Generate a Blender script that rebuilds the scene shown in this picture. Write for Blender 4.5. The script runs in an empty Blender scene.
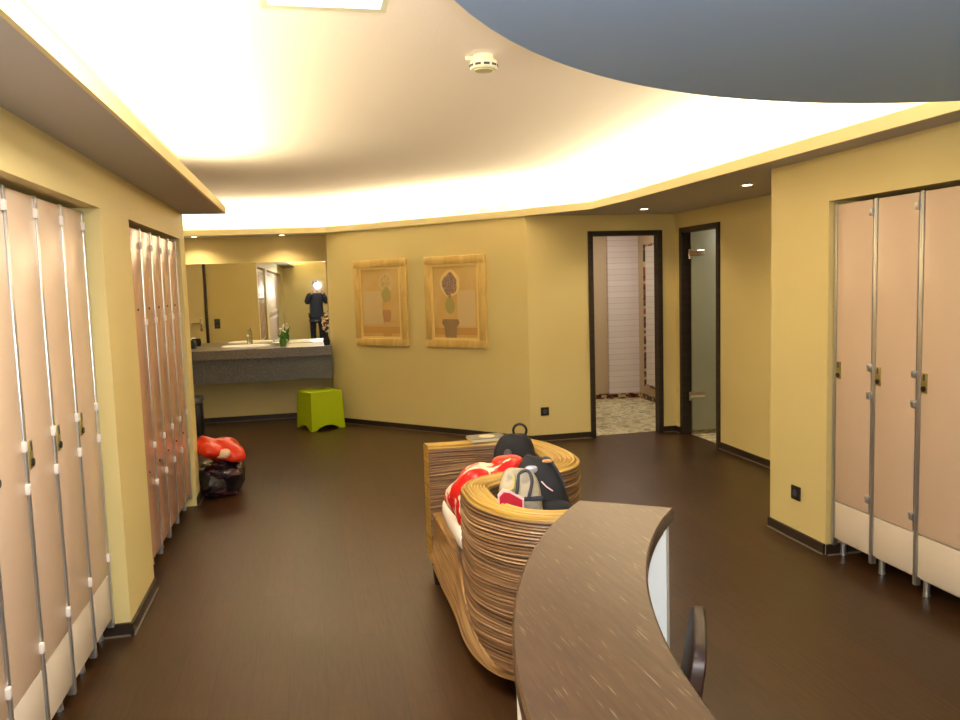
import bpy, bmesh, math, random
from mathutils import Vector, Matrix, noise
random.seed(7)
sc = bpy.context.scene
COL = sc.collection
PI = math.pi

# ---------------------------------------------------------------- materials
def lin(c):
    return tuple(((v/255)/12.92 if v/255 <= .04045 else ((v/255+.055)/1.055)**2.4) for v in c)
def mat(name, rgb, rough=.6, metal=0., spec=.5, bump=None, var=None, trans=0, emit=None, coat=0):
    m = bpy.data.materials.new(name); m.use_nodes = True
    nt = m.node_tree; b = nt.nodes['Principled BSDF']
    c = lin(rgb)
    b.inputs['Base Color'].default_value = (*c, 1)
    b.inputs['Roughness'].default_value = rough
    b.inputs['Metallic'].default_value = metal
    b.inputs['Specular IOR Level'].default_value = spec
    b.inputs['Transmission Weight'].default_value = trans
    b.inputs['Coat Weight'].default_value = coat
    if emit:
        b.inputs['Emission Color'].default_value = (*lin(emit[0]), 1)
        b.inputs['Emission Strength'].default_value = emit[1]
    tc = nt.nodes.new('ShaderNodeTexCoord')
    if var:      # (scale vec, rgb2, lo, hi, detail)
        mp = nt.nodes.new('ShaderNodeMapping'); mp.inputs['Scale'].default_value = var[0]
        if len(var) > 5: mp.inputs['Rotation'].default_value = (0, 0, var[5])
        nt.links.new(tc.outputs['Object'], mp.inputs['Vector'])
        n = nt.nodes.new('ShaderNodeTexNoise'); n.inputs['Scale'].default_value = 1; n.inputs['Detail'].default_value = var[4]
        nt.links.new(mp.outputs[0], n.inputs['Vector'])
        r = nt.nodes.new('ShaderNodeValToRGB')
        r.color_ramp.elements[0].position = var[2]; r.color_ramp.elements[0].color = (*c, 1)
        r.color_ramp.elements[1].position = var[3]; r.color_ramp.elements[1].color = (*lin(var[1]), 1)
        nt.links.new(n.outputs['Fac'], r.inputs['Fac']); nt.links.new(r.outputs['Color'], b.inputs['Base Color'])
    if bump:     # (scale vec, strength, distance)
        mp = nt.nodes.new('ShaderNodeMapping'); mp.inputs['Scale'].default_value = bump[0]
        nt.links.new(tc.outputs['Object'], mp.inputs['Vector'])
        n = nt.nodes.new('ShaderNodeTexNoise'); n.inputs['Scale'].default_value = 1; n.inputs['Detail'].default_value = 3
        nt.links.new(mp.outputs[0], n.inputs['Vector'])
        bp = nt.nodes.new('ShaderNodeBump'); bp.inputs['Strength'].default_value = bump[1]; bp.inputs['Distance'].default_value = bump[2]
        nt.links.new(n.outputs['Fac'], bp.inputs['Height']); nt.links.new(bp.outputs[0], b.inputs['Normal'])
    return m

M = {}
M['wall'] = mat('wall_paint', (226, 210, 146), .56, bump=((160, 160, 160), .25, .002), var=((1.2, 1.2, 1.2), (224, 204, 140), .35, .7, 2))
M['header'] = mat('vanity_wall_paint', (230, 211, 146), .6)
M['ceil'] = mat('ceiling_plaster', (244, 230, 226), .9, bump=((90, 90, 90), .3, .003))
M['soffit'] = mat('soffit_taupe_paint', (186, 181, 176), .8, bump=((120, 120, 120), .2, .002))
M['fascia'] = mat('fascia_cream_paint', (232, 216, 160), .7)
M['canopy'] = mat('canopy_blue_grey_paint', (174, 204, 242), .85, bump=((120, 120, 120), .2, .002))
M['base'] = mat('baseboard_dark', (50, 38, 30), .45)
M['bead'] = mat('floor_bead_grey', (120, 112, 98), .4)
M['door_frame'] = mat('dark_brown_door_frame', (54, 44, 34), .45, var=((2, 2, 40), (44, 34, 26), .4, .6, 2))
M['locker'] = mat('locker_peach_laminate', (216, 190, 164), .32, var=((1, 1, 1), (212, 186, 160), .4, .6, 1))
M['locker2'] = mat('locker_salmon_laminate', (198, 154, 128), .22, var=((1, 1, 1), (192, 146, 120), .4, .6, 1))
M['lower'] = mat('locker_cream_panel', (224, 210, 190), .35)
M['alu'] = mat('brushed_aluminium', (205, 205, 205), .3, metal=.85)
M['gap'] = mat('locker_dark_gap', (70, 72, 84), .6)
M['clip'] = mat('white_plastic_clip', (235, 228, 222), .4)
M['brass'] = mat('brass_lock_plate', (176, 160, 96), .35, metal=.6)
M['black'] = mat('black_plastic', (22, 20, 20), .45)
M['chrome'] = mat('chrome', (220, 220, 215), .12, metal=1)
M['white'] = mat('white_lacquer', (240, 238, 232), .4)
M['cream'] = mat('cream_plastic', (244, 238, 215), .4)
M['granite'] = mat('grey_speckled_stone', (98, 94, 88), .3, var=((90, 90, 90), (128, 118, 106), .42, .62, 3))
M['granite2'] = mat('grey_speckled_apron', (88, 88, 88), .45, var=((60, 60, 60), (104, 104, 102), .42, .62, 3))
M['lime'] = mat('lime_green_plastic', (172, 196, 0), .42)
M['cushion'] = mat('white_cushion_fabric', (248, 244, 236), .85, bump=((200, 200, 200), .2, .001))
M['leg'] = mat('dark_wood_leg', (30, 24, 20), .4)
M['blackfab'] = mat('black_nylon', (20, 20, 24), .7, bump=((140, 140, 140), .4, .002), var=((12, 12, 12), (32, 33, 40), .4, .7, 2))
M['greyfab'] = mat('stone_grey_nylon', (186, 176, 150), .7, var=((14, 14, 14), (150, 144, 128), .5, .62, 2), bump=((60, 60, 60), .4, .003))
M['strap'] = mat('charcoal_webbing', (52, 54, 66), .6)
M['redtag'] = mat('crimson_patch', (178, 18, 52), .45)
M['paleline'] = mat('pale_piping', (228, 196, 198), .5)
M['silver'] = mat('reflective_silver', (190, 192, 205), .3, metal=.4)
M['redbag'] = mat('red_white_print_plastic', (214, 24, 24), .3, var=((9, 22, 13), (250, 216, 190), .52, .55, 3, .7))
M['orangebag'] = mat('orange_red_plastic', (226, 52, 14), .28, bump=((18, 18, 18), .7, .01))
M['darkbag'] = mat('dark_plum_plastic', (28, 20, 26), .22, var=((9, 9, 26), (84, 50, 62), .52, .62, 2), bump=((22, 22, 22), .8, .01))
M['bagwhite'] = mat('white_print', (246, 214, 176), .35)
M['skin'] = mat('skin', (205, 160, 132), .55)
M['hair'] = mat('brown_hair', (48, 34, 26), .6)
M['navy'] = mat('navy_cloth', (28, 34, 52), .8)
M['trouser'] = mat('dark_trouser_cloth', (24, 24, 32), .85)
M['bookcover'] = mat('magazine_cover', (92, 86, 66), .4)
M['paper'] = mat('paper_edges', (205, 196, 160), .7)
M['chairwood'] = mat('dark_chair_wood', (66, 42, 30), .45, var=((3, 3, 30), (46, 28, 20), .4, .6, 2))
M['leaf'] = mat('green_leaf', (60, 120, 40), .5)
M['greenglass'] = mat('green_glazed_vase', (80, 130, 50), .15)
M['doorleaf'] = mat('door_leaf_cream', (226, 210, 160), .45)
M['tan'] = mat('spa_room_wall', (196, 172, 138), .7)
M['lamp'] = mat('downlight_glass', (255, 240, 210), .5, emit=((255, 228, 190), 22))
M['tubelamp'] = mat('luminaire_diffuser', (255, 252, 245), .5, emit=((255, 246, 232), 5))

def mirror_mat():
    m = bpy.data.materials.new('mirror_glass'); m.use_nodes = True
    b = m.node_tree.nodes['Principled BSDF']
    b.inputs['Base Color'].default_value = (.9, .9, .8, 1); b.inputs['Metallic'].default_value = 1; b.inputs['Roughness'].default_value = .015
    return m
M['mirror'] = mirror_mat()
def glass_mat():
    m = bpy.data.materials.new('frosted_green_glass'); m.use_nodes = True
    b = m.node_tree.nodes['Principled BSDF']
    b.inputs['Base Color'].default_value = (*lin((178, 180, 150)), 1)
    b.inputs['Roughness'].default_value = .35; b.inputs['Transmission Weight'].default_value = .45
    return m
M['glass'] = glass_mat()

def floor_mat():
    m = bpy.data.materials.new('dark_wood_vinyl_floor'); m.use_nodes = True
    nt = m.node_tree; b = nt.nodes['Principled BSDF']; L = nt.links
    tc = nt.nodes.new('ShaderNodeTexCoord')
    mp = nt.nodes.new('ShaderNodeMapping'); mp.inputs['Rotation'].default_value = (0, 0, PI/2)
    L.new(tc.outputs['Object'], mp.inputs['Vector'])
    br = nt.nodes.new('ShaderNodeTexBrick'); br.inputs['Scale'].default_value = 1
    br.inputs['Brick Width'].default_value = 1.2; br.inputs['Row Height'].default_value = .15; br.inputs['Mortar Size'].default_value = .0015
    br.inputs['Color1'].default_value = (*lin((68, 45, 24)), 1); br.inputs['Color2'].default_value = (*lin((60, 40, 22)), 1)
    br.inputs['Mortar'].default_value = (*lin((42, 27, 17)), 1)
    L.new(mp.outputs[0], br.inputs['Vector'])
    mp2 = nt.nodes.new('ShaderNodeMapping'); mp2.inputs['Scale'].default_value = (70, 6, 1)
    L.new(tc.outputs['Object'], mp2.inputs['Vector'])
    n = nt.nodes.new('ShaderNodeTexNoise'); n.inputs['Scale'].default_value = 1; n.inputs['Detail'].default_value = 5
    L.new(mp2.outputs[0], n.inputs['Vector'])
    r = nt.nodes.new('ShaderNodeValToRGB'); r.color_ramp.elements[0].position = .3; r.color_ramp.elements[0].color = (.72, .72, .72, 1)
    r.color_ramp.elements[1].position = .7; r.color_ramp.elements[1].color = (1.15, 1.12, 1.08, 1)
    L.new(n.outputs['Fac'], r.inputs['Fac'])
    mx = nt.nodes.new('ShaderNodeMix'); mx.data_type = 'RGBA'; mx.blend_type = 'MULTIPLY'; mx.inputs['Factor'].default_value = 1
    L.new(br.outputs['Color'], mx.inputs['A']); L.new(r.outputs['Color'], mx.inputs['B'])
    L.new(mx.outputs['Result'], b.inputs['Base Color'])
    b.inputs['Roughness'].default_value = .36; b.inputs['Specular IOR Level'].default_value = .4
    bp = nt.nodes.new('ShaderNodeBump'); bp.inputs['Strength'].default_value = .3; bp.inputs['Distance'].default_value = .002
    L.new(n.outputs['Fac'], bp.inputs['Height']); L.new(bp.outputs[0], b.inputs['Normal'])
    return m
M['floor'] = floor_mat()

def pebble_mat():
    m = bpy.data.materials.new('pebble_mosaic_floor'); m.use_nodes = True
    nt = m.node_tree; b = nt.nodes['Principled BSDF']; L = nt.links
    tc = nt.nodes.new('ShaderNodeTexCoord')
    v = nt.nodes.new('ShaderNodeTexVoronoi'); v.inputs['Scale'].default_value = 17
    L.new(tc.outputs['Object'], v.inputs['Vector'])
    r = nt.nodes.new('ShaderNodeValToRGB'); e = r.color_ramp.elements
    e[0].position = 0; e[0].color = (*lin((112, 108, 78)), 1); e[1].position = 1; e[1].color = (*lin((236, 226, 190)), 1)
    x = e.new(.35); x.color = (*lin((214, 202, 160)), 1)
    bw = nt.nodes.new('ShaderNodeRGBToBW'); L.new(v.outputs['Color'], bw.inputs[0]); L.new(bw.outputs[0], r.inputs['Fac'])
    v2 = nt.nodes.new('ShaderNodeTexVoronoi'); v2.feature = 'DISTANCE_TO_EDGE'; v2.inputs['Scale'].default_value = 17
    L.new(tc.outputs['Object'], v2.inputs['Vector'])
    r2 = nt.nodes.new('ShaderNodeValToRGB'); r2.color_ramp.elements[0].color = (.5, .5, .45, 1); r2.color_ramp.elements[1].position = .08
    L.new(v2.outputs['Distance'], r2.inputs['Fac'])
    mx = nt.nodes.new('ShaderNodeMix'); mx.data_type = 'RGBA'; mx.blend_type = 'MULTIPLY'; mx.inputs['Factor'].default_value = 1
    L.new(r.outputs['Color'], mx.inputs['A']); L.new(r2.outputs['Color'], mx.inputs['B']); L.new(mx.outputs['Result'], b.inputs['Base Color'])
    b.inputs['Roughness'].default_value = .4
    return m
M['pebble'] = pebble_mat()

def tile_mat():
    m = bpy.data.materials.new('pale_striped_tile'); m.use_nodes = True
    nt = m.node_tree; b = nt.nodes['Principled BSDF']; L = nt.links
    tc = nt.nodes.new('ShaderNodeTexCoord'); sp = nt.nodes.new('ShaderNodeSeparateXYZ'); cb = nt.nodes.new('ShaderNodeCombineXYZ')
    L.new(tc.outputs['Object'], sp.inputs[0]); L.new(sp.outputs['X'], cb.inputs['X']); L.new(sp.outputs['Z'], cb.inputs['Y'])
    br = nt.nodes.new('ShaderNodeTexBrick'); br.inputs['Scale'].default_value = 1
    br.inputs['Brick Width'].default_value = 3.0; br.inputs['Row Height'].default_value = .075; br.inputs['Mortar Size'].default_value = .003
    br.inputs['Color1'].default_value = (*lin((226, 212, 206)), 1); br.inputs['Color2'].default_value = (*lin((218, 204, 198)), 1)
    br.inputs['Mortar'].default_value = (*lin((196, 178, 168)), 1)
    L.new(cb.outputs[0], br.inputs['Vector']); L.new(br.outputs['Color'], b.inputs['Base Color'])
    b.inputs['Roughness'].default_value = .34; b.inputs['Specular IOR Level'].default_value = .28
    return m
M['tile'] = tile_mat()

def mosaic_mat():
    m = bpy.data.materials.new('brown_mosaic'); m.use_nodes = True
    nt = m.node_tree; b = nt.nodes['Principled BSDF']; L = nt.links
    tc = nt.nodes.new('ShaderNodeTexCoord')
    v = nt.nodes.new('ShaderNodeTexVoronoi'); v.inputs['Scale'].default_value = 28; v.inputs['Randomness'].default_value = .2
    L.new(tc.outputs['Object'], v.inputs['Vector'])
    bw = nt.nodes.new('ShaderNodeRGBToBW'); L.new(v.outputs['Color'], bw.inputs[0])
    r = nt.nodes.new('ShaderNodeValToRGB'); e = r.color_ramp.elements; r.color_ramp.interpolation = 'CONSTANT'
    e[0].color = (*lin((40, 26, 20)), 1); e[1].position = .62; e[1].color = (*lin((196, 168, 120)), 1)
    x = e.new(.42); x.color = (*lin((128, 52, 34)), 1)
    L.new(bw.outputs[0], r.inputs['Fac']); L.new(r.outputs['Color'], b.inputs['Base Color']); b.inputs['Roughness'].default_value = .3
    return m
M['mosaic'] = mosaic_mat()

def wicker_mat(name, stops, vs):
    m = bpy.data.materials.new(name); m.use_nodes = True
    nt = m.node_tree; b = nt.nodes['Principled BSDF']; L = nt.links
    uv = nt.nodes.new('ShaderNodeUVMap'); uv.uv_map = 'UVMap'
    mp = nt.nodes.new('ShaderNodeMapping'); mp.inputs['Scale'].default_value = (1.6, vs, 1)
    L.new(uv.outputs[0], mp.inputs['Vector'])
    n = nt.nodes.new('ShaderNodeTexNoise'); n.inputs['Scale'].default_value = 1; n.inputs['Detail'].default_value = 3; n.inputs['Roughness'].default_value = .7
    L.new(mp.outputs[0], n.inputs['Vector'])
    r = nt.nodes.new('ShaderNodeValToRGB'); e = r.color_ramp.elements
    e[0].position = stops[0][0]; e[0].color = (*lin(stops[0][1]), 1)
    e[1].position = stops[-1][0]; e[1].color = (*lin(stops[-1][1]), 1)
    for p, c in stops[1:-1]:
        x = e.new(p); x.color = (*lin(c), 1)
    L.new(n.outputs['Fac'], r.inputs['Fac']); L.new(r.outputs['Color'], b.inputs['Base Color'])
    b.inputs['Roughness'].default_value = .42
    bp = nt.nodes.new('ShaderNodeBump'); bp.inputs['Strength'].default_value = .5; bp.inputs['Distance'].default_value = .004
    L.new(n.outputs['Fac'], bp.inputs['Height']); L.new(bp.outputs[0], b.inputs['Normal'])
    return m
M['wicker'] = wicker_mat('cane_strand_sides', [(.30, (46, 30, 22)), (.43, (98, 70, 46)), (.55, (138, 104, 70)), (.72, (184, 152, 110))], 95)
M['caneRim'] = wicker_mat('cane_strand_rim', [(.30, (128, 92, 36)), (.5, (184, 146, 62)), (.7, (210, 178, 96))], 120)  # lighter cane on the rim, with light from above put into the colour
M['caneApron'] = wicker_mat('cane_strand_apron', [(.34, (64, 42, 22)), (.48, (138, 100, 54)), (.66, (192, 156, 98))], 100)

def desk_mat():
    m = bpy.data.materials.new('dark_oak_desk_top'); m.use_nodes = True
    nt = m.node_tree; b = nt.nodes['Principled BSDF']; L = nt.links
    tc = nt.nodes.new('ShaderNodeTexCoord')
    rt = nt.nodes.new('ShaderNodeMapping'); rt.inputs['Rotation'].default_value = (0, 0, math.radians(-3))
    L.new(tc.outputs['Object'], rt.inputs['Vector'])
    def nz(scale, det):
        mp = nt.nodes.new('ShaderNodeMapping'); mp.inputs['Scale'].default_value = scale
        L.new(rt.outputs[0], mp.inputs['Vector'])
        n = nt.nodes.new('ShaderNodeTexNoise'); n.inputs['Scale'].default_value = 1; n.inputs['Detail'].default_value = det
        L.new(mp.outputs[0], n.inputs['Vector']); return n
    a = nz((90, 10, 1), 4)
    r = nt.nodes.new('ShaderNodeValToRGB'); r.color_ramp.elements[0].position = .3; r.color_ramp.elements[0].color = (*lin((50, 30, 15)), 1)
    r.color_ramp.elements[1].position = .7; r.color_ramp.elements[1].color = (*lin((70, 46, 25)), 1)
    L.new(a.outputs['Fac'], r.inputs['Fac'])
    f = nz((280, 15, 1), 1)
    r2 = nt.nodes.new('ShaderNodeValToRGB'); r2.color_ramp.elements[0].position = .66; r2.color_ramp.elements[0].color = (0, 0, 0, 1)
    r2.color_ramp.elements[1].position = .76; r2.color_ramp.elements[1].color = (1, 1, 1, 1)
    L.new(f.outputs['Fac'], r2.inputs['Fac'])
    mx = nt.nodes.new('ShaderNodeMix'); mx.data_type = 'RGBA'
    L.new(r2.outputs['Color'], mx.inputs['Factor']); L.new(r.outputs['Color'], mx.inputs['A']); mx.inputs['B'].default_value = (*lin((116, 102, 78)), 1)
    L.new(mx.outputs['Result'], b.inputs['Base Color'])
    b.inputs['Roughness'].default_value = .3
    bp = nt.nodes.new('ShaderNodeBump'); bp.inputs['Strength'].default_value = .3; bp.inputs['Distance'].default_value = .001
    L.new(a.outputs['Fac'], bp.inputs['Height']); L.new(bp.outputs[0], b.inputs['Normal'])
    return m
M['desk'] = desk_mat()

# ---------------------------------------------------------------- mesh helpers
def box(bm, x0, x1, y0, y1, z0, z1, bev=0, rz=0, piv=None, seg=2):
    r = bmesh.ops.create_cube(bm, size=1)
    vs = r['verts']
    for v in vs:
        v.co = Vector(((x0+x1)/2+v.co.x*(x1-x0), (y0+y1)/2+v.co.y*(y1-y0), (z0+z1)/2+v.co.z*(z1-z0)))
    if bev:
        es = {e for v in vs for e in v.link_edges}
        rb = bmesh.ops.bevel(bm, geom=list(es), offset=bev, segments=seg, affect='EDGES', profile=.5)
        vs = list({v for f in rb['faces'] for v in f.verts} | {v for v in vs if v.is_valid})
    if rz:
        p = Vector(piv) if piv else Vector(((x0+x1)/2, (y0+y1)/2, 0))
        bmesh.ops.rotate(bm, verts=vs, cent=p, matrix=Matrix.Rotation(rz, 3, 'Z'))
    return vs
def prism(bm, pts, z0, z1):
    lo = [bm.verts.new((x, y, z0)) for x, y in pts]; hi = [bm.verts.new((x, y, z1)) for x, y in pts]
    n = len(pts)
    for i in range(n): bm.faces.new((lo[i], lo[(i+1) % n], hi[(i+1) % n], hi[i]))
    bm.faces.new(hi); bm.faces.new(lo[::-1])
    return lo+hi
def cyl(bm, c, r, z0, z1, seg=20, r2=None):
    r2 = r if r2 is None else r2
    lathe(bm, [(0, z0), (r, z0), (r2, z1), (0, z1)], c, seg)
def lathe(bm, prof, c=(0, 0), seg=24):
    rings = []
    for r, z in prof:
        if r < 1e-6: rings.append([bm.verts.new((c[0], c[1], z))])
        else: rings.append([bm.verts.new((c[0]+r*math.cos(2*PI*k/seg), c[1]+r*math.sin(2*PI*k/seg), z)) for k in range(seg)])
    for a, b in zip(rings, rings[1:]):
        for k in range(seg):
            k2 = (k+1) % seg
            q = [a[k % len(a)], a[k2 % len(a)], b[k2 % len(b)], b[k % len(b)]]
            u = []
            for v in q:
                if v not in u: u.append(v)
            if len(u) > 2: bm.faces.new(u)
def tube(bm, pts, r, seg=8, closed=False):
    pts = [Vector(p) for p in pts]; n = len(pts); rings = []
    rr = r if isinstance(r, (list, tuple)) else [r]*n
    up = Vector((0, 0, 1)); prev = None
    for i, p in enumerate(pts):
        if closed: t = (pts[(i+1) % n]-pts[i-1]).normalized()
        else: t = (pts[min(i+1, n-1)]-pts[max(i-1, 0)]).normalized()
        if prev is None:
            a = up.cross(t)
            if a.length < .1: a = Vector((1, 0, 0)).cross(t)
        else: a = prev-t*prev.dot(t)
        a.normalize(); prev = a; b = t.cross(a)
        rings.append([bm.verts.new(p+a*rr[i]*math.cos(2*PI*k/seg)+b*rr[i]*math.sin(2*PI*k/seg)) for k in range(seg)])
    m = n if closed else n-1
    for i in range(m):
        A, B = rings[i], rings[(i+1) % n]
        for k in range(seg): bm.faces.new((A[k], A[(k+1) % seg], B[(k+1) % seg], B[k]))
    if not closed:
        bm.faces.new(rings[0][::-1]); bm.faces.new(rings[-1])
def superq(bm, c, s, e=.5, nu=28, nv=16, rot=None, wob=0, seed=0):
    """rounded box / pillow; s = half sizes, e small = boxy"""
    f = lambda w, p: math.copysign(abs(w)**p, w)
    R = rot or Matrix.Identity(3)
    rows = []
    for j in range(nv+1):
        v = -PI/2+PI*j/nv; row = []
        for i in range(nu):
            u = 2*PI*i/nu
            p = Vector((s[0]*f(math.cos(v), e)*f(math.cos(u), e), s[1]*f(math.cos(v), e)*f(math.sin(u), e), s[2]*f(math.sin(v), e)))
            if wob: p *= 1+wob*noise.noise(p*9+Vector((seed, seed*2, 0)))
            row.append(p)
        rows.append(row)
    vv = []
    for j, row in enumerate(rows):
        if j in (0, nv): vv.append([bm.verts.new(Vector(c)+R@(sum(row, Vector())/nu))])
        else: vv.append([bm.verts.new(Vector(c)+R@p) for p in row])
    for a, b in zip(vv, vv[1:]):
        for k in range(nu):
            k2 = (k+1) % nu; u = []
            for x in (a[k % len(a)], a[k2 % len(a)], b[k2 % len(b)], b[k % len(b)]):
                if x not in u: u.append(x)
            if len(u) > 2: bm.faces.new(u)
def smooth(o, ang=35):
    for p in o.data.polygons: p.use_smooth = True
    if hasattr(o.data, 'set_sharp_from_angle'): o.data.set_sharp_from_angle(angle=math.radians(ang))
def obj(name, bm, m, parent=None, sm=True):
    bmesh.ops.recalc_face_normals(bm, faces=bm.faces)
    me = bpy.data.meshes.new(name); bm.to_mesh(me); bm.free()
    o = bpy.data.objects.new(name, me); COL.objects.link(o)
    for x in (m if isinstance(m, (list, tuple)) else [m]): me.materials.append(x)
    if parent: o.parent = parent
    if sm: smooth(o)
    return o
def tag(o, label, cat, group=None, kind=None):
    o['label'] = label; o['category'] = cat
    if group: o['group'] = group
    if kind: o['kind'] = kind
    return o
def thing(name, label, cat, loc=(0, 0, 0), rz=0, group=None):
    o = bpy.data.objects.new(name, None); COL.objects.link(o)
    o.location = loc; o.rotation_euler = (0, 0, rz); o.empty_display_size = .1
    return tag(o, label, cat, group)
def struct(name, bm, m):
    o = obj(name, bm, m, sm=False); o['kind'] = 'structure'; return o
def B(): return bmesh.new()
def bx(*a, **k):
    bm = B(); box(bm, *a, **k); return bm
def dup(root, loc, rz, label):
    r = root.copy(); COL.objects.link(r); r.location = loc; r.rotation_euler = (0, 0, rz); r['label'] = label
    for ch in list(root.children):
        c = ch.copy(); COL.objects.link(c); c.parent = r
        for g in list(ch.children):
            d = g.copy(); COL.objects.link(d); d.parent = c
    return r

# ---------------------------------------------------------------- the room shell
XL, XR, XF = -.89, 2.805, 3.68        # left wall, right wall, right wall beyond the step
YB = -2.0                             # wall behind the camera
H = 2.6
bm = B(); box(bm, -2.7, 5.5, YB-.1, 10.4, -.1, 0); struct('floor', bm, M['floor'])
bm = B(); box(bm, -2.7, 5.5, YB-.1, 10.4, H, H+.1); struct('ceiling', bm, M['ceil'])
# left wall with its two locker alcoves
bm = B()
box(bm, -1.6, XL, YB, 6.2, 1.985, H); box(bm, -1.7, -1.5, YB, 6.2, 0, 1.985)
box(bm, -1.5, XL, 3.905, 4.495, 0, 1.985); box(bm, -2.6, XL, 6.2, 6.42, 0, H); box(bm, -1.5, XL, YB, -1.1, 0, 1.985)
struct('wall_left', bm, M['wall'])
bm = B(); box(bm, -2.7, -2.6, 6.2, 10.2, 0, H); struct('wall_vanity_side', bm, M['wall'])
bm = B(); box(bm, -2.7, 5.5, YB-.1, YB, 0, H); struct('wall_behind', bm, M['wall'])
# vanity wall, turned very slightly
VA = -.0105
vy = lambda x: 10.13+VA*x*-1*-1
bm = B(); prism(bm, [(-2.6, 10.13+VA*-2.6), (.5, 10.13+VA*.5), (.5, 10.3), (-2.6, 10.3)], 0, H); struct('wall_vanity', bm, M['header'])
# oblique picture wall
P0, P1 = Vector((.25, 9.6)), Vector((2.112, 7.62))
pd = (P1-P0).normalized(); pn = Vector((-pd.y, pd.x)); pn = -pn if pn.y > 0 else pn     # pn points into the room
bm = B()
prism(bm, [tuple(P0), tuple(P1), (2.3, 7.85), (.5, 10.13), (.25, 10.13)], 0, 2.24); struct('wall_pictures', bm, M['wall'])
# door wall (Y = 7.62) with opening for door_1
bm = B()
box(bm, 2.112, 2.746, 7.62, 7.69, 0, 2.24); box(bm, 3.535, XF, 7.62, 7.69, 0, 2.24); box(bm, 2.746, 3.535, 7.62, 7.69, 2.076, 2.24)
struct('wall_back', bm, M['wall'])
# right wall beyond the step (X = 3.68) with opening for door_2
bm = B()
box(bm, XF, XF+.075, 4.47, 6.70, 0, 2.24); box(bm, XF, XF+.075, 7.49, 7.8, 0, 2.24); box(bm, XF, XF+.075, 6.70, 7.49, 2.084, 2.24)
struct('wall_right_far', bm, M['wall'])
# right wall with locker alcove
bm = B()
box(bm, XR, XF, 3.925, 4.483, 0, 2.24); box(bm, XR, 3.4, YB, 3.925, 1.985, 2.24); box(bm, 3.38, 3.5, YB, 3.92, 0, 2.24); box(bm, XR, 3.4, YB, -1.1, 0, 2.0)
struct('wall_right', bm, M['wall'])
# upper cove walls above the soffit
bm = B()
up = [(-2.6, 10.12), (.28, 10.10), (1.49, 8.84), (2.56, 7.74), (2.92, 7.1), (2.92, YB)]
for (a, b) in zip(up, up[1:]):
    a = Vector(a); b = Vector(b); d = (b-a).normalized(); n = Vector((d.y, -d.x)); n = n if n.x+n.y > 0 else -n
    prism(bm, [tuple(a), tuple(b), tuple(b+n*.08), tuple(a+n*.08)], 2.24, H)
struct('wall_cove', bm, M['ceil'])

# soffits
edge = [(-2.6, 9.77), (-1.9, 9.75), (-1.33, 9.72), (-.95, 9.69), (-.61, 9.65), (-.3, 9.61), (0, 9.57), (.23, 9.50), (.42, 9.36), (.61, 9.17), (1.03, 8.73), (1.21, 8.54), (2.06, 7.64), (2.54, 6.96), (2.59, 6.2), (2.60, 5.2), (2.60, 4.2), (2.60, YB)]
outer = [(3.9, YB), (3.9, 7.85), (2.75, 7.85), (1.65, 9.0), (.5, 10.2), (-2.6, 10.2)]
bm = B(); prism(bm, [(x+.006, y+.006) for x, y in edge]+outer, 2.2355, 2.25); struct('ceiling_soffit_right', bm, M['soffit'])
bm = B()
def ribbon(bm, pts, z0, z1, th):
    for a, b in zip(pts, pts[1:]):
        a = Vector(a); b = Vector(b); d = (b-a).normalized(); n = Vector((-d.y, d.x))
        if (n.x+n.y) < 0: n = -n
        prism(bm, [tuple(a), tuple(b+d*.002), tuple(b+d*.002+n*th), tuple(a+n*th)], z0, z1)
ribbon(bm, edge, 2.2345, 2.30, .015); struct('trim_fascia_right', bm, M['fascia'])
bm = B(); box(bm, XL, -.58, YB, 6.42, 2.182, 2.195); struct('ceiling_soffit_left', bm, M['soffit'])
bm = B(); box(bm, -.592, -.576, YB, 6.422, 2.180, 2.236); box(bm, XL, -.576, 6.422, 6.432, 2.180, 2.236); struct('trim_fascia_left', bm, M['fascia'])
# round blue-grey canopy over the reception desk, running into the right soffit
bm = B()
cpts = []
for k in range(97):
    a = 2*PI*k/96; cpts.append((1.95+1.85*math.cos(a), .9+1.85*math.sin(a)))
cp = [p for p in cpts[:-1] if p[0] <= 2.6 and p[1] > YB+.02]
a1 = math.sqrt(1.85**2-.65**2)
cp = [(2.6, .9+a1)]+cp+[(2.6, .9-a1)]
prism(bm, cp, 2.235, 2.27); struct('ceiling_canopy', bm, M['canopy'])

# baseboards, each with its pale bead at the floor
def bboard(name, a, b, th=.014, h=.062):
    """wall runs a->b, room on the left-hand side"""
    a = Vector(a); b = Vector(b); d = (b-a).normalized(); n = Vector((-d.y, d.x))
    bm = B(); prism(bm, [tuple(a), tuple(b), tuple(b+n*th), tuple(a+n*th)], 0, h)
    k = len(bm.faces)
    prism(bm, [tuple(a), tuple(b), tuple(b+n*(th+.006)), tuple(a+n*(th+.006))], 0, .008)
    for i, f in enumerate(bm.faces):
        f.material_index = 1 if i >= k else 0
    me = struct(name, bm, [M['base'], M['bead']])
bboard('baseboard_left', (XL, 4.495), (XL, 3.905-.02))
bboard('baseboard_left_return', (XL, 3.905), (-1.4, 3.905))
bboard('baseboard_left_end', (XL, 6.43), (XL, 6.2))
bboard('baseboard_vanity', (.25, 10.12), (-2.6, 10.13))
bboard('baseboard_pictures', (P1.x, P1.y), (P0.x, P0.y))
bboard('baseboard_back', (2.746, 7.62), (2.112, 7.62))
bboard('baseboard_back_corner', (XF, 7.62), (3.535, 7.62))
bboard('baseboard_right_far', (XF, 4.47), (XF, 6.70))
bboard('baseboard_right_corner', (XF, 7.49), (XF, 7.62))
bboard('baseboard_right', (XR, 3.925), (XR, 4.49))
bboard('baseboard_right_return', (3.3, 3.92), (XR, 3.92))

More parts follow.
